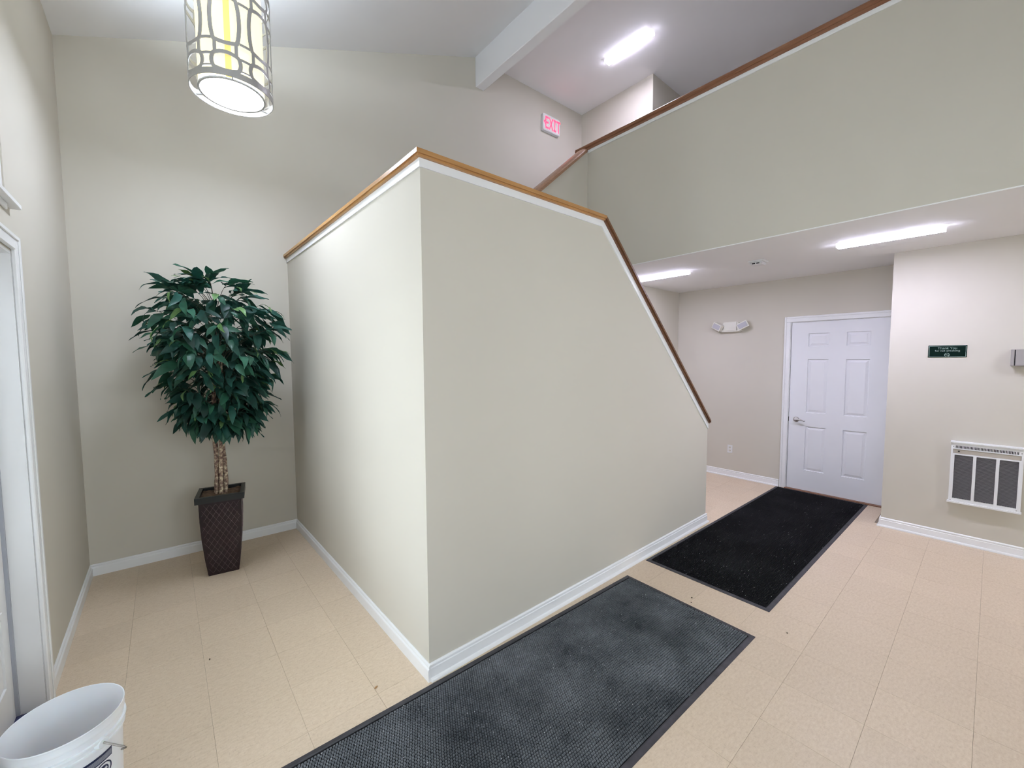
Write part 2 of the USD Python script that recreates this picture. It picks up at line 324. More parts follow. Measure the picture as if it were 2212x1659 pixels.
# ---- stair enclosure
cornerx = lambda y: XB + (XB2 - XB) * (y - YF) / (yb(XB2) - YF)
struct('wall_stair_side', poly([(XB, YF), (XB + W, YF + W), (XB2 + W, yb(XB2 + W)), (XB2, yb(XB2))], ZT + .04, at=-.12 + .12), 'wall_paint', 'pale lit side of the half wall around the stairs, beside the potted tree', 'half wall')
fr = [(XB, 0), (XE, 0), (XE, ZE + .03), (XK + .02, ZT + .04), (XB, ZT + .04)]
fm = poly(fr, W, 'xz', YF); fv = fm.vertices
fv[(np.abs(fv[:, 0] - XB) < 1e-6) & (fv[:, 1] > YF + .01), 0] += W; fm.vertices = fv      # mitred at the corner
struct('wall_stair_front', fm, 'wall_paint', 'large beige half wall along the stairs, its top sloping down to the right', 'half wall')
mid = [(XB2 + .1, 0), (XD + .1, 0), (XD + .1, ZC + .01), (XBAL + .0, ZC + .01), (XBAL + .0, 3.835), (XBAL - .03, 3.835), (1.55, 3.86 - .847 * (3.595 - 1.55) - .0), (1.55, 2.35), (XB2 + .1, 2.35)]
struct('wall_middle', poly(mid, W, 'xz', YM), 'wall_paint', 'beige wall between the stair flights, under the sloping upper handrail', 'wall')
struct('wall_gallery', box(XBAL, XBAL + W, Y0, YM + W, ZC + .008, 3.835), 'wall_paint', 'broad beige front of the upstairs gallery above the lobby', 'half wall')
# ---- lobby end walls
fy0, fy1, fz = 0.69, 1.5703, 1.985
far = sg.box(YN - .1, 0, YM + .02, ZC + .02).difference(rect(fy0 - .012, fy1 + .012, -0.01, fz + .012))
struct('wall_far', cat_([poly(far, .055, 'yz', XD), box(XD + .055, XD + .15, YN - .1, YM + .1, -.1, ZC + .05)]), 'wall_paint', 'far lobby wall with the white door, emergency light and outlet', 'wall')
struct('wall_right', box(XN, XR, Y0, YN, -.1, ZC + .02), 'wall_paint', 'nearer lobby wall at the right edge, with the green sign and heater', 'wall')
# ---- upstairs
struct('wall_upstairs', cat_([box(4.83, 4.83 + 1.9, 2.92, yb(4.83) + .05, 2.8, ZTOP + .02), box(5.9, 6.05, Y0, 2.95, 2.8, ZTOP + .02)]), 'wall_paint', 'white-lit upstairs wall with a square corner, behind the gallery rail', 'wall')
struct('wall_outer', box(XR, XR + .15, Y0 - .15, 4.5, -.12, 5.4), 'wall_paint', 'outer wall of the house, right-hand end', 'wall')
# stairs inside the enclosure
st = [(3.80, 0)]
for k in range(8): st += [(3.80 - .19 * k, .176 * (k + 1)), (3.80 - .19 * (k + 1), .176 * (k + 1))]
st += [(XB + W, 1.408), (XB + W, 0)]
su = [(2.2, 1.408)]
for k in range(8): su += [(2.2 + .178 * k, 1.408 + .174 * (k + 1)), (2.2 + .178 * (k + 1), 1.408 + .174 * (k + 1))]
su += [(su[-1][0], 2.6), (2.2, 1.2)]
struct('trim_stairs', cat_([poly(st, YM - YF - W, 'xz', YF + W), poly([(x, max(z, 0)) for x, z in su], yb(2.5) - YM - W - .03, 'xz', YM + W), box(XB + W, 2.2, YM + W, yb(2.2) - .02, 1.2, 1.408), box(XB + W, 2.2, YM, YM + W, 1.2, 1.408)]), 'carpet', 'stairs turning back inside the half walls', 'stairs')

# ---- skirting boards
shoe = [(0, 0), (.026, 0), (.0255, .008), (.022, .014), (.014, .0185), (.0125, .055), (.0125, .062), (.0085, .066), (.0085, .071), (.0115, .074), (.0105, .080), (.005, .085), (0, .085)]
plain = [(0, 0), (.014, 0), (.014, .058), (.012, .063), (.008, .067), (.0075, .072), (.0095, .075), (.008, .081), (.004, .085), (0, .085)]
struct('baseboard_left', sweep(plain, [(XL, DY1 + .055), (XL, yb(XL)), (XL + .0145, yb(XL))][:2]), 'white_trim', 'white skirting board on the left wall, from the door frame to the corner', 'skirting board')
struct('baseboard_back', sweep(plain, [(XL, yb(XL)), (XB2, yb(XB2))]), 'white_trim', 'white skirting board on the back wall behind the plant pot', 'skirting board')
struct('baseboard_stair_side', sweep(plain, [(XB2, yb(XB2)), (XB, YF - .0145)]), 'white_trim', 'white skirting board on the pale side of the stair half wall', 'skirting board')
struct('baseboard_stair_front', sweep(shoe, [(XB - .0005, YF), (XE, YF), (XE, YF + W)]), 'white_trim', 'white skirting board with a rounded foot along the stair half wall beside the mats', 'skirting board')
struct('baseboard_far', sweep(shoe, [(XBAL + .5, YM), (XD, YM), (XD, fy1 + .075)]), 'white_trim', 'white skirting board on the far wall left of the white door', 'skirting board')
struct('baseboard_right', sweep(shoe, [(XN, Y0), (XN, YN), (XD, YN)], flip=True), 'white_trim', 'white skirting board under the wall heater', 'skirting board')

# ---- half wall caps (oak board over a white fascia)
def off(pts, d): return pts
t = math.atan2(ZT - ZE, XE - XK)
def band(lo, hi):
    """strip between heights lo and hi above the half wall's top line, in xz"""
    n = lambda d: [(XB - .03, ZT + d), (XK + d * math.tan(t / 2), ZT + d), (XE + .012, ZT + d + (XK + d * math.tan(t / 2) - XE - .012) * math.tan(t) + 0)]
    a, b = n(lo), n(hi)
    ex = lambda q, x: q
    return a, b
def bandpoly(x0, lo, hi, x1, cut=True):
    a, b = band(lo, hi)
    pa, pb = [(x0, a[0][1])] + a[1:], [(x0, b[0][1])] + b[1:]
    sl = -math.tan(t)
    def end(q):
        k = q[1]; return (x1, k[1] + sl * (x1 - k[0]))
    pa[2], pb[2] = end(pa), end(pb)
    return sg.Polygon(pa + pb[::-1])
struct('trim_stair_fascia', cat_([poly(bandpoly(XB - .008, -.003, .036, XE), .014, 'xz', YF - .008),
                                  poly([(XB - .008, YF + .006), (XB + .004, YF + .006), (XB2 + .004, yb(XB2)), (XB2 - .008, yb(XB2))], .039, at=ZT - .003)]), 'white_trim', 'white strip under the oak cap of the stair half wall', 'trim')
def side_board(o, z0, z1, yo):
    return poly([(XB - o, YF + yo), (XB + W + o, YF + yo), (XB2 + W + o, yb(XB2 + W + o)), (XB2 - o, yb(XB2 - o))], z1 - z0, at=z0)
cap = xf('handrail_cap', 'golden oak cap on top of the stair half wall, bent down along its slope', 'handrail')
ob('side_board', cat_([side_board(.022, ZT + .036, ZT + .046, W + .022), side_board(.031, ZT + .046, ZT + .066, W + .031)]), 'oak_y', cap)
lowb, topb = bandpoly(XB - .022, .036, .047, XE + .002), bandpoly(XB - .031, .046, .066, XE + .006)
kx = lambda d: (XK + d * math.tan(t / 2), ZT + d)
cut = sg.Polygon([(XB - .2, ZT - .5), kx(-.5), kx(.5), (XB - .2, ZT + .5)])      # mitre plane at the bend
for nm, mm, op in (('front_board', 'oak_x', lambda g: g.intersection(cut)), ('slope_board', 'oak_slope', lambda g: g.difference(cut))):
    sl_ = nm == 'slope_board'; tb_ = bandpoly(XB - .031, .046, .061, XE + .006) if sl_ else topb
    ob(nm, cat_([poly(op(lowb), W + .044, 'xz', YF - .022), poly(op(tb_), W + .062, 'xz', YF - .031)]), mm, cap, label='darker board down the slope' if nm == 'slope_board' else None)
# gallery rail
struct('trim_gallery_fascia', cbox(XBAL - .012, XBAL, Y0, YM - .0, 3.806, 3.852, .003), 'white_trim', 'white strip under the brown cap of the gallery front', 'trim')
gc = ob('gallery_handrail', cat_([cbox(XBAL - .034, XBAL + W + .034, Y0 + .01, YM + W + .045, 3.858, 3.892, .008), box(XBAL - .02, XBAL + W + .02, Y0 + .02, YM + W + .03, 3.835, 3.860)]), 'rail_y', label='reddish brown wood rail along the top of the upstairs gallery front', cat='handrail')
# sloping rail on the middle wall
ms = math.atan(.847); L = 2.62; zb = 3.835
def slope_rail(w, th, zo):
    prof = sg.Polygon([(-w, 0), (w, 0), (w, th * .5), (w * .8, th * .85), (w * .4, th), (-w * .4, th), (-w * .8, th * .85), (-w, th * .5)])
    m = trimesh.creation.extrude_polygon(prof, L, engine='earcut')      # x = across (y), y = up, z = along
    v = m.vertices; al = v[:, 2] - L; x = 3.585 + al * math.cos(ms) - (v[:, 1] + zo) * math.sin(ms); z = zb + al * math.sin(ms) + (v[:, 1] + zo) * math.cos(ms)
    m.vertices = np.c_[x, YM + W / 2 - v[:, 0], z]; trimesh.repair.fix_normals(m); return m
ob('stair_handrail', slope_rail(W / 2 + .022, .048, -.03), 'rail_x', smooth=40, label='sloping wood handrail rising from the oak cap to the gallery rail', cat='handrail')

# ------------------------------------------------------------------ entry door, its frame and the window over it (left edge)
struct('trim_door_casing', cat_([sweep([(0, 0), (.016, 0), (.016, 0)], [(0, 0), (1, 0)])] * 0 + [cbox(XL, XL + .016, DY1 - .008, DY1 + .055, 0, DZ + .07, .004), cbox(XL, XL + .016, DY0 - .055, DY1 - .008, DZ + .006, DZ + .07, .004), cbox(XL, XL + .016, DY0 - .055, DY0 + .008, 0, DZ + .006, .004),
        cbox(XL + .014, XL + .021, DY1 + .032, DY1 + .055, 0, DZ + .07, .003), cbox(XL + .014, XL + .021, DY0 - .055, DY1 + .032, DZ + .05, DZ + .07, .003),
        box(XL - .13, XL, DY1 - .012, DY1, 0, DZ), box(XL - .13, XL, DY0, DY0 + .012, 0, DZ), box(XL - .13, XL, DY0 + .012, DY1 - .012, DZ - .012, DZ)]), 'white_trim', 'white casing and jamb around the door at the left edge', 'door frame')
d1 = xf('door_1', 'white panelled entry door at the left edge, set back in its frame', 'door', kind='structure')
dx0, dx1, b0, b1 = XL - .128, XL - .088, DY0 + .016, DY1 - .022
slab = sg.box(b0, .015, b1, DZ - .016); glz = rect(b0 + .11, b1 - .11, .62, 1.90)
ob('door_slab', poly(slab.difference(glz) if 'D' in WIN else slab, dx1 - dx0, 'yz', dx0), 'white_trim', d1)
ob('pane', box(dx0 + .016, dx0 + .022, b0 + .11, b1 - .11, .62, 1.90), 'pane_glass', d1)
for y0_, y1_ in ((b0 + .12, (b0 + b1) / 2 - .04), ((b0 + b1) / 2 + .04, b1 - .10)):
    fr_ = sg.box(y0_, .2, y1_, .54); ob('door_panel', cat_([poly(fr_.difference(fr_.buffer(-.022)), .008, 'yz', dx1), poly(fr_.buffer(-.05, join_style=2), .006, 'yz', dx1)]), 'white_trim', d1)
ob('weather_strip', box(dx1 - .004, dx1 + .012, DY1 - .024, DY1 - .012, .02, DZ - .012), 'weather_strip', d1, label='grey-blue weather strip in the gap beside the door')
struct('trim_threshold', cbox(XL - .13, XL - .005, DY0 + .012, DY1 - .012, -.003, .014, .004), 'blue_threshold', 'dark blue door sill behind the white bucket', 'door sill')
w1 = xf('window_1', 'bright window over the entry door at the left edge, with a white sill', 'window', kind='structure')
wy1 = DY1 - .02
wf = rect(TY0, wy1, TZ0, TZ1); ob('window_frame', poly(wf.difference(rect(TY0 + .03, wy1 - .025, TZ0 + .03, TZ1 - .03)), .05, 'yz', XL - .055), 'white_trim', w1)
ob('pane', box(XL - .034, XL - .030, TY0 + .02, wy1 - .02, TZ0 + .02, TZ1 - .02), 'pane_glass', w1)
ob('window_sill', cat_([cbox(XL - .004, XL + .034, TY0 - .06, DY1 + .04, TZ0 - .024, TZ0 - .002, .003), cbox(XL, XL + .010, TY0 - .02, DY1 - .05, TZ0 - .05, TZ0 - .022, .003)]), 'white_trim', w1)
if 'E' in WIN:
    w4 = xf('window_4', 'unseen glazed side light added next to the entry door for low daylight', 'window', kind='structure')
    ef = rect(EY0, EY1, EZ0, EZ1)
    ob('window_frame', poly(ef.difference(ef.buffer(-.05, join_style=2)), .06, 'yz', XL - .11), 'white_trim', w4)
    ob('pane', box(XL - .085, XL - .079, EY0 + .03, EY1 - .03, EZ0 + .03, EZ1 - .03), 'pane_glass', w4)
if 'B' in WIN:
    w2 = xf('window_2', 'glazed entrance front beside the viewer', 'window', kind='structure')
    hol = [rect(a, a + .48, GZ0 + .06, GZ1 - .06) for a in (GY0 + .06,)]
    ob('window_frame', poly(rect(GY0, GY1, GZ0, GZ1).difference(unary_union(hol)), .06, 'yz', XL - .11), 'white_trim', w2)
    ob('pane', box(XL - .085, XL - .079, GY0 + .03, GY1 - .03, GZ0 + .03, GZ1 - .03), 'pane_glass', w2)

if 'C' in WIN:
    w3 = xf('window_3', 'unseen tall window added behind the viewer for frontal daylight', 'window', kind='structure')
    hol = [rect(a, a + 1.14, SZ0 + .06, SZ1 - .06) for a in (SX0 + .06, SX0 + 1.30)]
    ob('window_frame', poly(rect(SX0, SX1, SZ0, SZ1).difference(unary_union(hol)), .06, 'xz', Y0 - .12), 'white_trim', w3)
    ob('pane', box(SX0 + .03, SX1 - .03, Y0 - .095, Y0 - .089, SZ0 + .03, SZ1 - .03), 'pane_glass', w3)

# ------------------------------------------------------------------ far door
d2 = xf('door_2', 'white six-panel door with a lever handle in the far wall', 'door', kind='structure')
sx = XD + .008                                   # face of the door
cols = ((1.400, 1.205), (1.050, .850)); rows = ((.25, .770), (.932, 1.552), (1.700, 1.850))
holes = [rect(a, b, c, e) for a, b in cols for c, e in rows]
face = sg.box(fy0 + .003, .012, fy1 - .003, fz - .003)
ob('door_slab', cat_([box(sx + .012, sx + .04, fy0 + .003, fy1 - .003, .012, fz - .003), poly(face.difference(unary_union(holes)), .012, 'yz', sx)]), 'door_paint', d2)
for a, b in cols:
    for c, e in rows:
        lo, hi = min(a, b), max(a, b); q = []
        for ins, dep in ((0, .0), (.0025, .0115), (.010, .0115), (.034, .003)):
            q += [(sx + dep, lo + ins, c + ins), (sx + dep, hi - ins, c + ins), (sx + dep, hi - ins, e - ins), (sx + dep, lo + ins, e - ins)]
        f = []
        for k in range(3):
            for s in range(4):
                A, B = 4 * k + s, 4 * k + (s + 1) % 4; f += [[A, A + 4, B + 4], [A, B + 4, B]]
        f += [[12, 15, 14], [12, 14, 13]]
        ob('door_panel', trimesh.Trimesh(q, f, process=False), 'door_paint', d2)
hz, hy = .842, 1.492
ob('door_handle', cat_([moved(lathe([(0, .018), (.012, .018), (.022, .013), (.030, .006), (.031, 0), (0, 0)], 32), (sx, hy, hz), ry=-90),
        tube([(sx, hy, hz), (sx - .05, hy, hz)], .010, 12), tube([(sx - .048, hy + .008, hz), (sx - .050, hy - .03, hz + .004), (sx - .048, hy - .06, hz + .002), (sx - .046, hy - .088, hz - .008), (sx - .044, hy - .10, hz - .004)], [.010, .010, .0085, .007, .006], 12)]), 'nickel', d2, smooth=40)
ob('strike_plate', cbox(sx - .006, sx + .004, fy1 - .004, fy1 + .008, hz - .028, hz + .028, .002), 'black_slot', d2, label='black latch plate beside the lever')
ob('sill_strip', cbox(XD - .035, XD + .05, fy0 - .012, fy1 + .012, .0, .011, .003), 'threshold_wood', d2, label='brown wood strip under the door')
cas = [(0, fy1 + .012), ]
def casing(y0, y1, z0, z1): return [cbox(XD - .014, XD, y0, y1, z0, z1, .004)]
struct('trim_far_door', cat_(casing(fy1 + .004, fy1 + .068, 0, fz + .004) + casing(fy0 - .062, fy1 + .068, fz + .004, fz + .068) + [cbox(XD - .02, XD - .012, fy1 + .046, fy1 + .068, 0, fz + .068, .003), cbox(XD - .02, XD - .012, fy0 - .062, fy1 + .046, fz + .046, fz + .068, .003)]
        + [box(XD - .002, XD + .055, fy1, fy1 + .012, 0, fz + .012), box(XD - .002, XD + .055, fy0 - .012, fy0, 0, fz + .012), box(XD - .002, XD + .055, fy0, fy1, fz, fz + .012), box(sx + .004, sx + .05, fy0, fy1, fz - .006, fz)]), 'white_trim', 'white casing around the far six-panel door', 'door frame')

# ------------------------------------------------------------------ lamps
def wrap_light(x, y0, y1, zc, m, label):
    t = xf('ceiling_light', label, 'light', ((x), (y0 + y1) / 2, zc), group=None); h = (y1 - y0) / 2
    ob('base_plate', cbox(-.030, .030, -h + .02, h - .02, -.006, 0, .001), 'white_plastic', t)
    ob('side_glow', poly([(-.042, -.004), (-.044, -.030), (.044, -.030), (.042, -.004)], 2 * h, 'xz', -h), 'tube_side', t, label='dimmer glowing sides of the diffuser')
    ob('diffuser', cbox(-.0425, .0425, -h + .002, h - .002, -.034, -.0302, .0008), m, t)
    return t
wrap_light(4.30, 2.150, 2.775, ZC, 'tube_lobby', 'short fluorescent ceiling light under the gallery, nearest the stair slope')
wrap_light(4.285, .262, .882, ZC, 'tube_lobby', 'fluorescent ceiling light under the gallery, nearest the green sign')
wrap_light(4.21, 2.56, 3.165, ZTOP, 'tube_upstairs', 'fluorescent light on the high upstairs ceiling, behind the gallery rail')
wrap_light(4.29, -1.70, -1.08, ZC, 'tube_front', 'unseen fluorescent ceiling light added under the gallery as fill, beyond the right edge of the picture')
# pendant
PX, PY, PZ, PR = .3882, 3.016, 3.15, .2105; PK = PR / .177
pd = xf('pendant_light', 'drum pendant lamp with a silver fretwork shade, glowing cream inside', 'lamp', (PX, PY, PZ))
per = 2 * math.pi * .177; npan = 7; pw = per / npan; bw = .0165
def barrel(cx, z0, z1, w, bulge_x, bulge_z):
    cz, hw, hh = (z0 + z1) / 2, w / 2, (z1 - z0) / 2; s = np.linspace(-1, 1, 13); p = []
    p += [(cx + x * hw * .80, z0 + bulge_z * x * x) for x in s]
    p += [(cx + hw * (.80 + .20 * (1 - y * y) ** .8), cz + y * (hh - bulge_z)) for y in s[1:-1]]
    p += [(cx - x * hw * .80, z1 - bulge_z * x * x) for x in s]
    p += [(cx - hw * (.80 + .20 * (1 - y * y) ** .8), cz - y * (hh - bulge_z)) for y in s[1:-1]]
    return sg.Polygon(p)
zs = [(.012, .112), (.137, .365), (.390, .490)]    # for a .177 m shade, scaled by PK below
bars = []
viewa = math.atan2(-PY, -PX)                      # direction towards the viewer
for k in range(-1, npan + 1):
    cx = (k + .5) * pw
    for q, (z0, z1) in enumerate(zs):
        b = barrel(cx, z0, z1, pw * .84, .0, .012)
        bars.append(b.difference(b.buffer(-bw)))
        for zz in ((z0 + .022, z1 - .022) if q == 1 else ((z1 - .022,) if q == 0 else (z0 + .022,))): bars.append(rect(cx + pw * .36, cx + pw * .64, zz - .0055, zz + .0055))
        if q == 0: bars.append(rect(cx + pw * .36, cx + pw * .64, .034, .041))
    for z0, z1 in ((.10, .155), (.352, .40)):
        for s in (-.27, .27): bars.append(rect(cx + s * pw - .007, cx + s * pw + .007, z0, z1))
bars += [rect(-pw, per + pw, .0, .026), rect(-pw, per + pw, .476, .502)]
lat = unary_union(bars).intersection(sg.box(0, -.01, per, .51))
parts_ = []
for i in range(npan * 6):                          # slice so that every piece bends smoothly
    g = lat.intersection(sg.box(per * i / (npan * 6), -.02, per * (i + 1) / (npan * 6), .52))
    for q in getattr(g, 'geoms', [g]):
        if q.area > 1e-7: parts_.append(trimesh.creation.extrude_polygon(q, .004, engine='earcut'))
lm = cat_(parts_); v = lm.vertices
SEAM = viewa + .33                                 # the gap between two panels seen left of the middle
ang = SEAM - v[:, 0] / .177; rr = PR - v[:, 2]       # panels run clockwise
lm.vertices = np.c_[rr * np.cos(ang), rr * np.sin(ang), v[:, 1] * PK]
lm.merge_vertices(); trimesh.repair.fix_normals(lm)
ob('fretwork_shade', lm, 'brushed_metal', pd)
ri = PR * .785
ob('inner_shade', lathe([(ri, .012), (ri, .49 * PK)], 72), 'pendant_shade', pd, smooth=True)
sa0 = viewa - .05
ob('shade_seam', lathe([(ri + .0012, .014), (ri + .0012, .488 * PK)], 8, sa0 - .12, sa0 + .055), 'pendant_seam', pd, label='yellow strip down the cream inner shade')
ob('diffuser', lathe([(0, .006), (ri * .96, .006), (ri + .001, .010), (ri + .001, .016), (0, .016)], 64), 'pendant_disc', pd)
ob('diffuser_ring', lathe([(ri * .96, .0045), (ri + .004, .0045), (ri + .004, .012), (ri * .96, .010), (ri * .96, .0045)], 64), 'brushed_metal', pd)
for a in (0.4, 2.5, 4.6): ob('bracket', tube([(ri * math.cos(a), ri * math.sin(a), .010), ((PR - .003) * math.cos(a), (PR - .003) * math.sin(a), .010)], .004, 8), 'brushed_metal', pd)
czl = ceil_z(PX) - PZ
for k in range(3):                                 # three unseen lamps added in the top, for light bounced off the ceiling
    g = 2 * math.pi * k / 3 + .4; bm = trimesh.creation.icosphere(2, .034); bm.apply_translation([.075 * math.cos(g), .075 * math.sin(g), .465 * PK]); ob('bulb', bm, 'pendant_bulb', pd, smooth=True)
ob('spider', cat_([tube([(0, 0, .485 * PK), (ri * math.cos(g), ri * math.sin(g), .485 * PK)], .004, 6) for g in (0, 2.094, 4.189)] + [lathe([(0, .335 * PK), (ri - .003, .335 * PK), (ri - .003, .339 * PK), (0, .339 * PK)], 40)]), 'brushed_metal', pd)
ob('stem', tube([(0, 0, .335 * PK), (0, 0, czl - .01)], .008, 12), 'brushed_metal', pd)
ob('canopy', moved(lathe([(0, -.035), (.03, -.034), (.062, -.018), (.065, .03), (0, .03)], 40), (0, 0, czl)), 'brushed_metal', pd, smooth=40)

# ------------------------------------------------------------------ exit sign on the back wall
ang_b = math.degrees(math.atan(SB))
ex = xf('exit_sign', 'lit red EXIT sign with a left arrow, high on the back wall', 'sign', (4.178, yb(4.178), 4.757), ang_b)
hs = sg.box(-.158, -.108, .158, .108).buffer(-.02).buffer(.02)
ob('housing', cat_([poly(hs, .042, 'xz', -.042), poly(hs.buffer(-.006), .003, 'xz', -.045)]), 'white_plastic', ex)
def sign_text(s, h, bold=False): 
    m = meshkit.text_mesh(s, h, 0.0012, bold); b = m.bounds; m.apply_translation([-(b[0][0] + b[1][0]) / 2, -(b[0][1] + b[1][1]) / 2, 0]); return m
def upright(m, sx_=1.0): 
    m = m.copy(); v = m.vertices; m.vertices = np.c_[v[:, 0] * sx_, -v[:, 2], v[:, 1]]; return m
ob('letters', moved(upright(sign_text('EXIT', .150, True), .60), (.022, -.0452, 0)), 'exit_red', ex, label='glowing red letters EXIT')
ob('arrow', poly([(-.150, 0), (-.112, .042), (-.100, .030), (-.126, 0), (-.100, -.030), (-.112, -.042)], .0015, 'xz', -.0468), 'exit_red', ex, label='glowing red arrow pointing left')

# ------------------------------------------------------------------ small things on the walls
el = xf('emergency_light', 'ivory emergency light with two tilted lamp heads on the far wall', 'emergency light', (XD, 2.238, 1.972))
ob('housing', cat_([poly(sg.Polygon([(-.118, -.060), (.118, -.060), (.130, -.046), (.090, .062), (-.090, .062), (-.130, -.046)]), -.05, 'yz', 0), poly(rect(-.075, .075, -.045, .066), -.012, 'yz', -.049)]), 'ivory_plastic', el)
for s in (1, -1):
    h = cat_([poly(rect(-.058, .058, -.036, .036).buffer(.006), -.05, 'yz', -.0)])
    h = moved(h, (0, 0, 0), rx=s * 27, ry=0, rz=s * -14); hp = ob('lamp_head', moved(h, (-.048, s * .148, .012)), 'ivory_plastic', el)
    l = moved(poly(rect(-.052, .052, -.030, .030), -.004, 'yz', -.05), (0, 0, 0), rx=s * 27, rz=s * -14); ob('lens', moved(l, (-.048, s * .148, .012)), 'lens_plastic', hp)
sd = xf('smoke_detector', 'square white detector with two dark vents on the low ceiling', 'detector', (4.42, 1.52, ZC))
ob('body', cat_([cbox(-.068, .068, -.068, .068, -.014, 0, .004), cbox(-.056, .056, -.056, .056, -.040, -.012, .008)]), 'white_plastic', sd)
for s in (-1, 1): ob('vent', box(-.0575, -.05, s * .019 - .013, s * .019 + .013, -.034, -.025), 'black_slot', sd)
ot = xf('wall_outlet', 'white double socket low on the far wall, left of the door', 'outlet', (XD, 2.222, .368))
ob('cover_plate', cbox(-.006, 0, -.031, .031, -.053, .053, .0025), 'white_plastic', ot)
for s in (-1, 1):
    r_ = ob('receptacle', moved(poly(sg.Point(0, 0).buffer(.0165).intersection(rect(-.017, .017, -.0135, .0135)), -.004, 'yz', -.005), (0, 0, s * .021)), 'ivory_plastic', ot)
    ob('slots', cat_([box(-.0096, -.0088, q * .0065 - .0013, q * .0065 + .0013, s * .021 - .001, s * .021 + .009) for q in (-1, 1)] + [box(-.0096, -.0088, -.0025, .0025, s * .021 - .010, s * .021 - .005)]), 'black_slot', r_)
# no smoking sign
sg_ = xf('no_smoking_sign', 'small dark green sign thanking visitors for not smoking, on the right wall', 'sign', (XN, .2605, 1.621), -90)
ob('plate', cbox(-.113, .113, -.004, 0, -.051, .051, .0015), 'sign_green', sg_)
o_ = rect(-.108, .108, -.046, .046); ob('border', poly(o_.difference(o_.buffer(-.0028, join_style=2)), .0008, 'xz', -.0048), 'sign_line', sg_)
ob('lettering', cat_([moved(upright(sign_text('Thank You', .0165)), (0, -.0041, .026)), moved(upright(sign_text('for not smoking', .0145)), (0, -.0041, .003))]), 'sign_line', sg_, label='pale lettering Thank You for not smoking')
c_ = sg.Point(0, 0).buffer(.0155); ring = c_.difference(c_.buffer(-.0028)).union(sa.rotate(rect(-.013, .013, -.0013, .0013), -35)).union(rect(-.009, .006, -.003, .001)).union(rect(.007, .009, -.003, .005))
ob('no_smoking_symbol', poly(sa.translate(ring, 0, -.030), .0008, 'xz', -.0048), 'sign_line', sg_)
# grey box at the frame edge
gb = xf('wall_box', 'grey wall-mounted box with a dark slot, at the right edge of the picture', 'wall box', (XN, -.175, 1.566), -90)
ob('housing', cat_([cbox(-.092, -.074, -.050, 0, -.063, .063, .002), cbox(-.069, .092, -.055, 0, -.063, .063, .003), box(-.075, -.068, -.03, 0, -.06, .06)]), 'light_grey_box', gb)
ob('slot', box(-.0745, -.0685, -.046, -.02, -.061, .061), 'black_slot', gb)
ob('lip', cbox(-.069, .092, -.06, -.0, -.066, -.058, .002), 'grey_box', gb)
# wall heater
ht = xf('wall_heater', 'white recessed wall heater with three louvred panels on the right wall', 'heater', (XN, .0095, .36), -90)
HW, HH, D = .1925, .505, .034
fr_o = rect(-HW, HW, 0, HH)
slots = [rect(a - .0022, a + .0022, HH - .052, HH - .030) for a in np.linspace(-HW + .028, HW - .028, 44)]
wins = [rect(a, b, .030, HH - .108) for a, b in ((-HW + .022, -HW + .126), (-HW + .144, -HW + .248), (-HW + .266, HW - .022))]
tan = rect(-HW + .012, HW - .012, HH - .096, HH - .060)
ob('front_frame', poly(fr_o.difference(unary_union(slots + wins + [tan])), .012, 'xz', -D), 'white_plastic', ht)
ob('casing', cat_([box(-HW + .001, HW - .001, -.006, 0, .002, HH - .002), box(-HW, -HW + .01, -D + .01, 0, 0, HH), box(HW - .01, HW, -D + .01, 0, 0, HH), cbox(-HW - .004, HW + .004, -D - .010, 0, HH - .008, HH + .006, .002), cbox(-HW - .008, HW + .006, -D - .012, 0, -.010, .004, .002)]), 'white_plastic', ht)
ob('vent_slots', box(-HW + .02, HW - .02, -.016, -.012, HH - .056, HH - .026), 'black_slot', ht)
ob('control_strip', cbox(-HW + .013, HW - .013, -D + .004, -.012, HH - .0955, HH - .0605, .001), 'heater_tan', ht)
ob('knob', tube([(-HW + .045, -D + .006, HH - .077), (-HW + .045, -D - .006, HH - .077)], .0055, 12), 'black_slot', ht)
for k, wn in enumerate(wins):
    x0_, _, x1_, _ = wn.bounds
    g_ = xf('grille', parent=ht)
    ob('back_panel', box(x0_ - .002, x1_ + .002, -.012, -.008, .028, HH - .106), 'dark_vent', g_)
    lv = []
    for z in np.arange(.035, HH - .110, .0098):
        p = np.array([(-D + .004, z), (-D + .003, z + .0012), (-.014, z + .0072), (-.013, z + .006)])
        lv.append(moved(poly([tuple(q) for q in p], x1_ - x0_ + .002, 'yz', x0_ - .001), (0, 0, 0)))
    ob('louvers', cat_(lv), 'louver_grey', g_, kind='stuff')
for sx_, sz_ in ((-HW + .012, .012), (HW - .02, .014), (-HW + .014, HH - .040), (HW - .012, HH - .040)): ob('screw', moved(lathe([(0, .0015), (.003, .001), (.0035, 0)], 12), (sx_, -D, sz_), rx=90), 'nickel', ht)

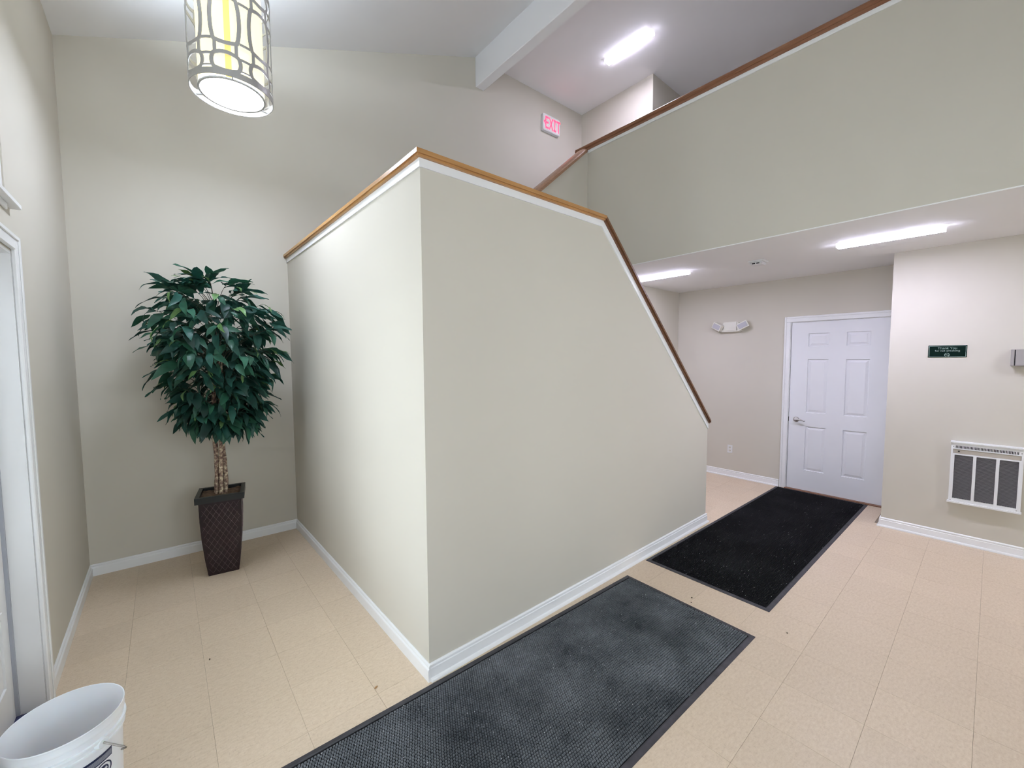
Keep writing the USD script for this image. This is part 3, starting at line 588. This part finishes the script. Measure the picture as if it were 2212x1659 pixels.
# ------------------------------------------------------------------ floor mats
def floor_mat(corners, mpile, label, pitch, seed):
    """corners: back-left, back-right, front-right, front-left on the floor"""
    C = np.array(corners, float); o = C[3]; ux = C[2] - C[3]; LX = np.linalg.norm(ux); ux /= LX; uy = np.array([-ux[1], ux[0]]); LY = np.linalg.norm(C[0] - C[3])
    t = xf('floor_mat', label, 'mat', (o[0], o[1], 0), math.degrees(math.atan2(ux[1], ux[0])))
    bd = .026
    q = []
    for ins, z in ((0, 0), (.001, .003), (bd * .8, .0062), (bd, .0055), (bd + .002, .003)):
        q += [(ins, ins, z), (LX - ins, ins, z), (LX - ins, LY - ins, z), (ins, LY - ins, z)]
    f = []
    for k in range(4):
        for s in range(4):
            A, B = 4 * k + s, 4 * k + (s + 1) % 4; f += [[A, B, B + 4], [A, B + 4, A + 4]]
    ob('rubber_border', trimesh.Trimesh(q, f, process=False), 'mat_rubber', t)
    ob('backing', box(bd, LX - bd, bd, LY - bd, .0, .0040), 'mat_far', t)
    nx, ny = int((LX - 2 * bd - .004) / pitch), int((LY - 2 * bd - .004) / pitch); rng = np.random.default_rng(seed)
    I, J = np.meshgrid(np.arange(nx), np.arange(ny), indexing='ij'); I, J = I.ravel(), J.ravel()
    cx = bd + .004 + (I + .25 + .5 * (J % 2)) * pitch + rng.normal(0, pitch * .03, len(I)); cy = bd + .004 + (J + .5) * pitch + rng.normal(0, pitch * .03, len(I)); hz = .0082 + rng.normal(0, .0005, len(I))
    a, b = pitch * .41, pitch * .25
    base = np.array([(-a, -a, 0), (a, -a, 0), (a, a, 0), (-a, a, 0), (-b, -b, 1), (b, -b, 1), (b, b, 1), (-b, b, 1)])
    V = np.repeat(base[None], len(I), 0); V[:, :, 0] += cx[:, None]; V[:, :, 1] += cy[:, None]; V[:, :, 2] = .0038 + V[:, :, 2] * (hz[:, None] - .0038)
    fb = np.array([[0, 1, 5], [0, 5, 4], [1, 2, 6], [1, 6, 5], [2, 3, 7], [2, 7, 6], [3, 0, 4], [3, 4, 7], [4, 5, 6], [4, 6, 7]])
    F = (fb[None] + 8 * np.arange(len(I))[:, None, None]).reshape(-1, 3)
    ob('waffle_nubs', trimesh.Trimesh(V.reshape(-1, 3), F, process=False), mpile, t, kind='stuff')
floor_mat([(-.385, 1.7400), (2.472, 1.672), (2.482, .806), (-.372, .884)], 'mat_near', 'dusty charcoal waffle mat in the foreground along the stair wall', .0118, 1)
floor_mat([(2.772, 1.697), (5.632, 1.650), (5.640, .803), (2.795, .836)], 'mat_far', 'clean black waffle mat running up to the far white door', .0118, 2)

# ------------------------------------------------------------------ bucket
BX, BY, BH, BR = -.309, 2.003, .367, .1495
bu = xf('bucket', 'white plastic bucket without a lid in the bottom left corner', 'bucket', (BX, BY, 0))
pro = [(0, .003), (.122, .003), (.126, .0), (.130, .004), (.1395, .27), (.1400, .278), (.1462, .279), (.1468, .283), (.1462, .287), (.1422, .289), (.1425, .303), (.1500, .304), (.1507, .308), (.1500, .312), (.1440, .314), (.1445, .334), (.1470, .335), (.1478, .340), (.1470, .344), (.1465, .358), (.1488, .362), (.1488, .366), (.1478, .3675), (.1462, .3665), (.1435, .34), (.1352, .2), (.1262, .012), (0, .010)]
ob('pail', lathe(pro, 96), 'bucket_plastic', bu, smooth=35)
la = math.atan2(1.885 - BY, -.207 - BX)
ear = moved(lathe([(0, .012), (.014, .012), (.018, .008), (.020, 0)], 20), ry=90); ear.apply_transform(trimesh.transformations.rotation_matrix(la, [0, 0, 1])); ear.apply_translation([.1405 * math.cos(la), .1405 * math.sin(la), .296])
ob('handle_lug', ear, 'bucket_plastic', bu, smooth=35)
d_ = np.array([math.cos(la), math.sin(la), 0]); s_ = np.array([-math.sin(la), math.cos(la), 0]); p0 = d_ * .150 + [0, 0, .298]
hp = [p0 - d_ * .012, p0, p0 + d_ * .022 + s_ * .006 - [0, 0, .008], p0 + d_ * .046 + s_ * .013 - [0, 0, .018], p0 + d_ * .058 + s_ * .018 - [0, 0, .024], p0 + d_ * .061 + s_ * .022 - [0, 0, .031], p0 + d_ * .052 + s_ * .024 - [0, 0, .037], p0 + d_ * .042 + s_ * .022 - [0, 0, .040]]
ob('wire_handle', tube(hp, .0030, 8), 'wire_steel', bu, smooth=50)
lab = math.radians(-52.5)
def wrap(g, r0, zc, center):
    m = trimesh.creation.extrude_polygon(g, .0006, engine='earcut') if g.geom_type == 'Polygon' else cat_([trimesh.creation.extrude_polygon(q, .0006, engine='earcut') for q in g.geoms])
    m = m.subdivide_to_size(.02); v = m.vertices; z = zc + v[:, 1]; r = r0 + (z - .27) * .036 + v[:, 2]; a = center + v[:, 0] / r0
    m.vertices = np.c_[r * np.cos(a), r * np.sin(a), z]; return m
lb = xf('printed_label', parent=bu)
ob('navy_band', wrap(rect(-.048, .0425, -.015, .015), .1402, .2375, lab), 'label_navy', lb)
ob('grey_rows', wrap(unary_union([rect(-.036, .040, z, z + .0034) for z in (-.0105, -.0058, -.0011, .0036)]), .1407, .2375, lab), 'label_grey', lb)
e_ = sg.Point(0, 0).buffer(.028); ob('round_emblem', wrap(unary_union([e_.difference(e_.buffer(-.004)), e_.buffer(-.011)]), .1402, .190, lab + .09), 'label_navy', lb)
ob('emblem_mark', wrap(sa.rotate(rect(-.012, .012, -.005, .005), 25), .1408, .190, lab + .09), 'label_white', lb)

# ------------------------------------------------------------------ potted tree
TXc, TYc = .292, 3.737
pl = xf('potted_tree', 'artificial ficus tree with a three-stem trunk in a tall dark planter', 'potted plant', (TXc, TYc, 0), -9)
def sq(h): return [(-h, -h), (h, -h), (h, h), (-h, h)]
prof = [(0, .092), (.008, .094), (.12, .107), (.28, .1205), (.42, .1265), (.53, .128), (.562, .1285)]
V, F = [], []
for z, h in prof:
    V += [(x, y, z) for x, y in sq(h)]
for k in range(len(prof) - 1):
    for s in range(4):
        A, B = 4 * k + s, 4 * k + (s + 1) % 4; F += [[A, B, B + 4], [A, B + 4, A + 4]]
F += [[0, 2, 1], [0, 3, 2]]
ob('planter', trimesh.Trimesh(V, F, process=False), 'pot_wine', pl)
ro = sg.Polygon(sq(.148)); ob('planter_rim', poly(ro.difference(sg.Polygon(sq(.122))), .045, at=.556), 'pot_rim', pl)
th = []
hw = lambda z: np.interp(z, [p[0] for p in prof], [p[1] for p in prof])
for face in range(4):
    for sgn in (-1, 1):
        for c in np.arange(-.55, .56, .036):
            seg = []
            for z in np.linspace(.02, .54, 14):
                x = c + sgn * (z - .28) * .62
                if abs(x) < hw(z) - .006: seg.append((x, z))
            if len(seg) < 2: continue
            seg = np.array(seg); P3 = np.c_[seg[:, 0], [-hw(z) - .0008 for z in seg[:, 1]], seg[:, 1]]
            w_ = .0008; n_ = len(P3); vv = np.vstack([P3 + [-w_, 0, 0], P3 + [0, -.0008, 0], P3 + [w_, 0, 0]]); ff = []
            for k in range(n_ - 1):
                for o in (0, 1): ff += [[o * n_ + k, (o + 1) * n_ + k, (o + 1) * n_ + k + 1], [o * n_ + k, (o + 1) * n_ + k + 1, o * n_ + k + 1]]
            th.append(moved(trimesh.Trimesh(vv, ff, process=False), rz=face * 90))
ob('diamond_pattern', cat_(th), 'pot_thread', pl, kind='stuff', label='fine pale diamond lines on the planter')
g = np.linspace(-.1215, .1215, 25); X, Y = np.meshgrid(g, g); Z = .568 + .022 * meshkit.fbm(np.c_[X.ravel() * 30, Y.ravel() * 30, 0 * X.ravel()], 3) ; 
idx = np.arange(625).reshape(25, 25); q = np.stack([idx[:-1, :-1], idx[:-1, 1:], idx[1:, 1:], idx[1:, :-1]], -1).reshape(-1, 4)
ob('moss', (np.c_[X.ravel(), Y.ravel(), Z], q), 'moss', pl, smooth=True)
for k, (r0, ph, rad) in enumerate(((.027, 0.3, .0155), (.027, 2.7, .0165), (.024, 4.7, .0145))):
    zz = np.linspace(.57, 1.62, 22); a = ph + 0.9 * (zz - .57); wob = .005 * np.sin(zz * 11 + k * 2.1)
    pts = np.c_[(r0 + wob + .012 * np.clip(zz - 1.2, 0, 1)) * np.cos(a) - .0 + .012 * (zz - .57), (r0 + wob) * np.sin(a), zz]
    ob('stem', tube(pts, rad * (1 - .25 * (zz - .57)) + .0016 * np.sin(zz * 40 + k), 12), 'bark', pl, smooth=True)
rng = np.random.default_rng(11)
def leaf(L, Wd, droop, fold, curl):
    s = np.array([0, .08, .20, .34, .5, .66, .80, .92, 1.0]); w = Wd / 2 * np.array([.04, .36, .76, .97, 1.0, .80, .50, .20, 0.0])
    ang = -droop * s; dx = np.diff(s, prepend=0) * L; x = np.cumsum(dx * np.cos(ang)); z = np.cumsum(dx * np.sin(ang))
    V = np.vstack([np.c_[x, w * math.cos(fold), z + w * math.sin(fold)], np.c_[x, 0 * w, z], np.c_[x, -w * math.cos(fold), z + w * math.sin(fold)]])
    n = len(s); wv = .10 * Wd * np.sin(s * 11 + rng.uniform(0, 6)); V[:n, 2] += wv; V[2 * n:, 2] += .10 * Wd * np.sin(s * 11 + rng.uniform(0, 6))
    V[:, 1] += curl * V[:, 0] ** 2; F = []
    for o in (0, 1):
        for k in range(n - 1): F += [[o * n + k, (o + 1) * n + k, (o + 1) * n + k + 1], [o * n + k, (o + 1) * n + k + 1, o * n + k + 1]]
    return V, np.array(F)
def rad(z): return np.interp(z, [1.03, 1.10, 1.24, 1.45, 1.70, 1.88, 2.00, 2.10, 2.20], [.09, .17, .30, .385, .45, .49, .46, .34, .14])
leaves, twigs = [], []
def put(base, out_az, pitch, L, Wd, droop, roll):
    V, F = leaf(L, Wd, droop, rng.uniform(.12, .45), rng.normal(0, .8))
    cr, sr = math.cos(roll), math.sin(roll); V = np.c_[V[:, 0], cr * V[:, 1] - sr * V[:, 2], sr * V[:, 1] + cr * V[:, 2]]
    cp, sp = math.cos(pitch), math.sin(pitch); V = np.c_[cp * V[:, 0] - sp * V[:, 2], V[:, 1], sp * V[:, 0] + cp * V[:, 2]]
    ca, sa_ = math.cos(out_az), math.sin(out_az); V = np.c_[ca * V[:, 0] - sa_ * V[:, 1], sa_ * V[:, 0] + ca * V[:, 1], V[:, 2]]
    return V + base, F
CX = .018
n_br = 0
while n_br < 185:
    z = rng.uniform(1.10, 2.17); az = rng.uniform(0, 2 * np.pi)
    R = rad(z) * np.sqrt(rng.uniform(.28, 1.0)) * .90
    R *= 1 - .12 * max(0, math.sin(az))
    if R < .05: continue
    n_br += 1
    tip = np.array([CX + R * math.cos(az), R * math.sin(az) * .93, z]); root = np.array([CX + .02 * math.cos(az), .02 * math.sin(az), max(1.02, z - .10 - .35 * R)])
    mid_ = (tip + root) / 2 + [0, 0, .05 + .05 * rng.random()]; tt = np.linspace(0, 1, 7)[:, None]
    curve = (1 - tt) ** 2 * root + 2 * tt * (1 - tt) * mid_ + tt ** 2 * tip; twigs.append(tube(curve, np.linspace(.0028, .0010, 7), 4))
    nl = rng.integers(4, 8)
    for k in range(nl):
        u = 1 - .62 * k / nl * rng.uniform(.7, 1.1); b = (1 - u) ** 2 * root + 2 * u * (1 - u) * mid_ + u ** 2 * tip
        young = k == 0 and rng.random() < .5
        L = rng.uniform(.125, .205) * (.60 if young else 1); 
        paz = az + (rng.uniform(-.25, .25) if k == 0 else (1 if k % 2 else -1) * rng.uniform(.35, 1.1))
        pitch = rng.uniform(-.60, .22) + (.75 if z > 2.06 else 0) - (.12 if z < 1.4 else 0)
        V, F = put(b, paz, pitch, L, L * rng.uniform(.29, .38), rng.uniform(.4, 1.35), rng.normal(0, .45))
        wy = V[:, 1]; wx = V[:, 0]
        if wy.max() > .455 or wx.max() > .54 or wx.min() < -.49: continue
        leaves.append((V, F, 'leaf_young' if young else ('leaf_mid' if rng.random() < .36 else 'leaf_dark')))
ob('twigs', cat_(twigs), 'twig', pl, kind='stuff')
c9, s9 = math.cos(math.radians(-9)), math.sin(math.radians(-9))
def nearness(l):
    c = l[0].mean(0); w = np.array([c9 * c[0] - s9 * c[1] + TXc, s9 * c[0] + c9 * c[1] + TYc, c[2]]); rel = c - [CX, 0, 1.65]
    return math.hypot(rel[0], rel[1]) / max(rad(c[2]), .1) * .5 - (rel[1] / .46) + abs(rel[0]) * .3
leaves.sort(key=nearness, reverse=True)
for V, F, m_ in leaves[:300]: ob('leaf', (V, F), m_, pl, smooth=True)
for m_ in ('leaf_dark', 'leaf_mid', 'leaf_young'):
    rs = [trimesh.Trimesh(V, F, process=False) for V, F, q in leaves[300:] if q == m_]
    if rs: ob('foliage', cat_(rs), m_, pl, smooth=True, kind='stuff')

# ------------------------------------------------------------------ bits on the floor
def crumb(x, y, l, w, az, m, label):
    s = trimesh.creation.icosphere(1, 1.0); s.vertices *= 1 + .25 * (meshkit.noise(s.vertices * 2 + [x * 9, y * 9, 0]) - .5)[:, None]; s.vertices *= [l / 2, w / 2, w * .3]
    s = moved(s, (0, 0, 0), rz=az); s.apply_translation([x, y, -s.bounds[0][2]])
    ob('floor_debris', s, m, label=label, cat='debris')
crumb(.7125, 1.862, .022, .010, 30, 'debris_tan', 'tan crumb on the floor beside the foot of the stair wall corner')
crumb(.118, 2.62, .016, .006, 80, 'debris_dark', 'thin brown flake on the floor between the bucket and the planter')
crumb(2.583, 1.222, .016, .009, 20, 'debris_dark', 'brown flake on the floor between the two mats')
crumb(2.53, 1.20, .008, .006, 0, 'debris_dark', 'tiny dark speck beside the brown flake between the mats')
crumb(2.655, .700, .009, .007, 0, 'debris_dark', 'small dark speck on the floor right of the gap between the mats')
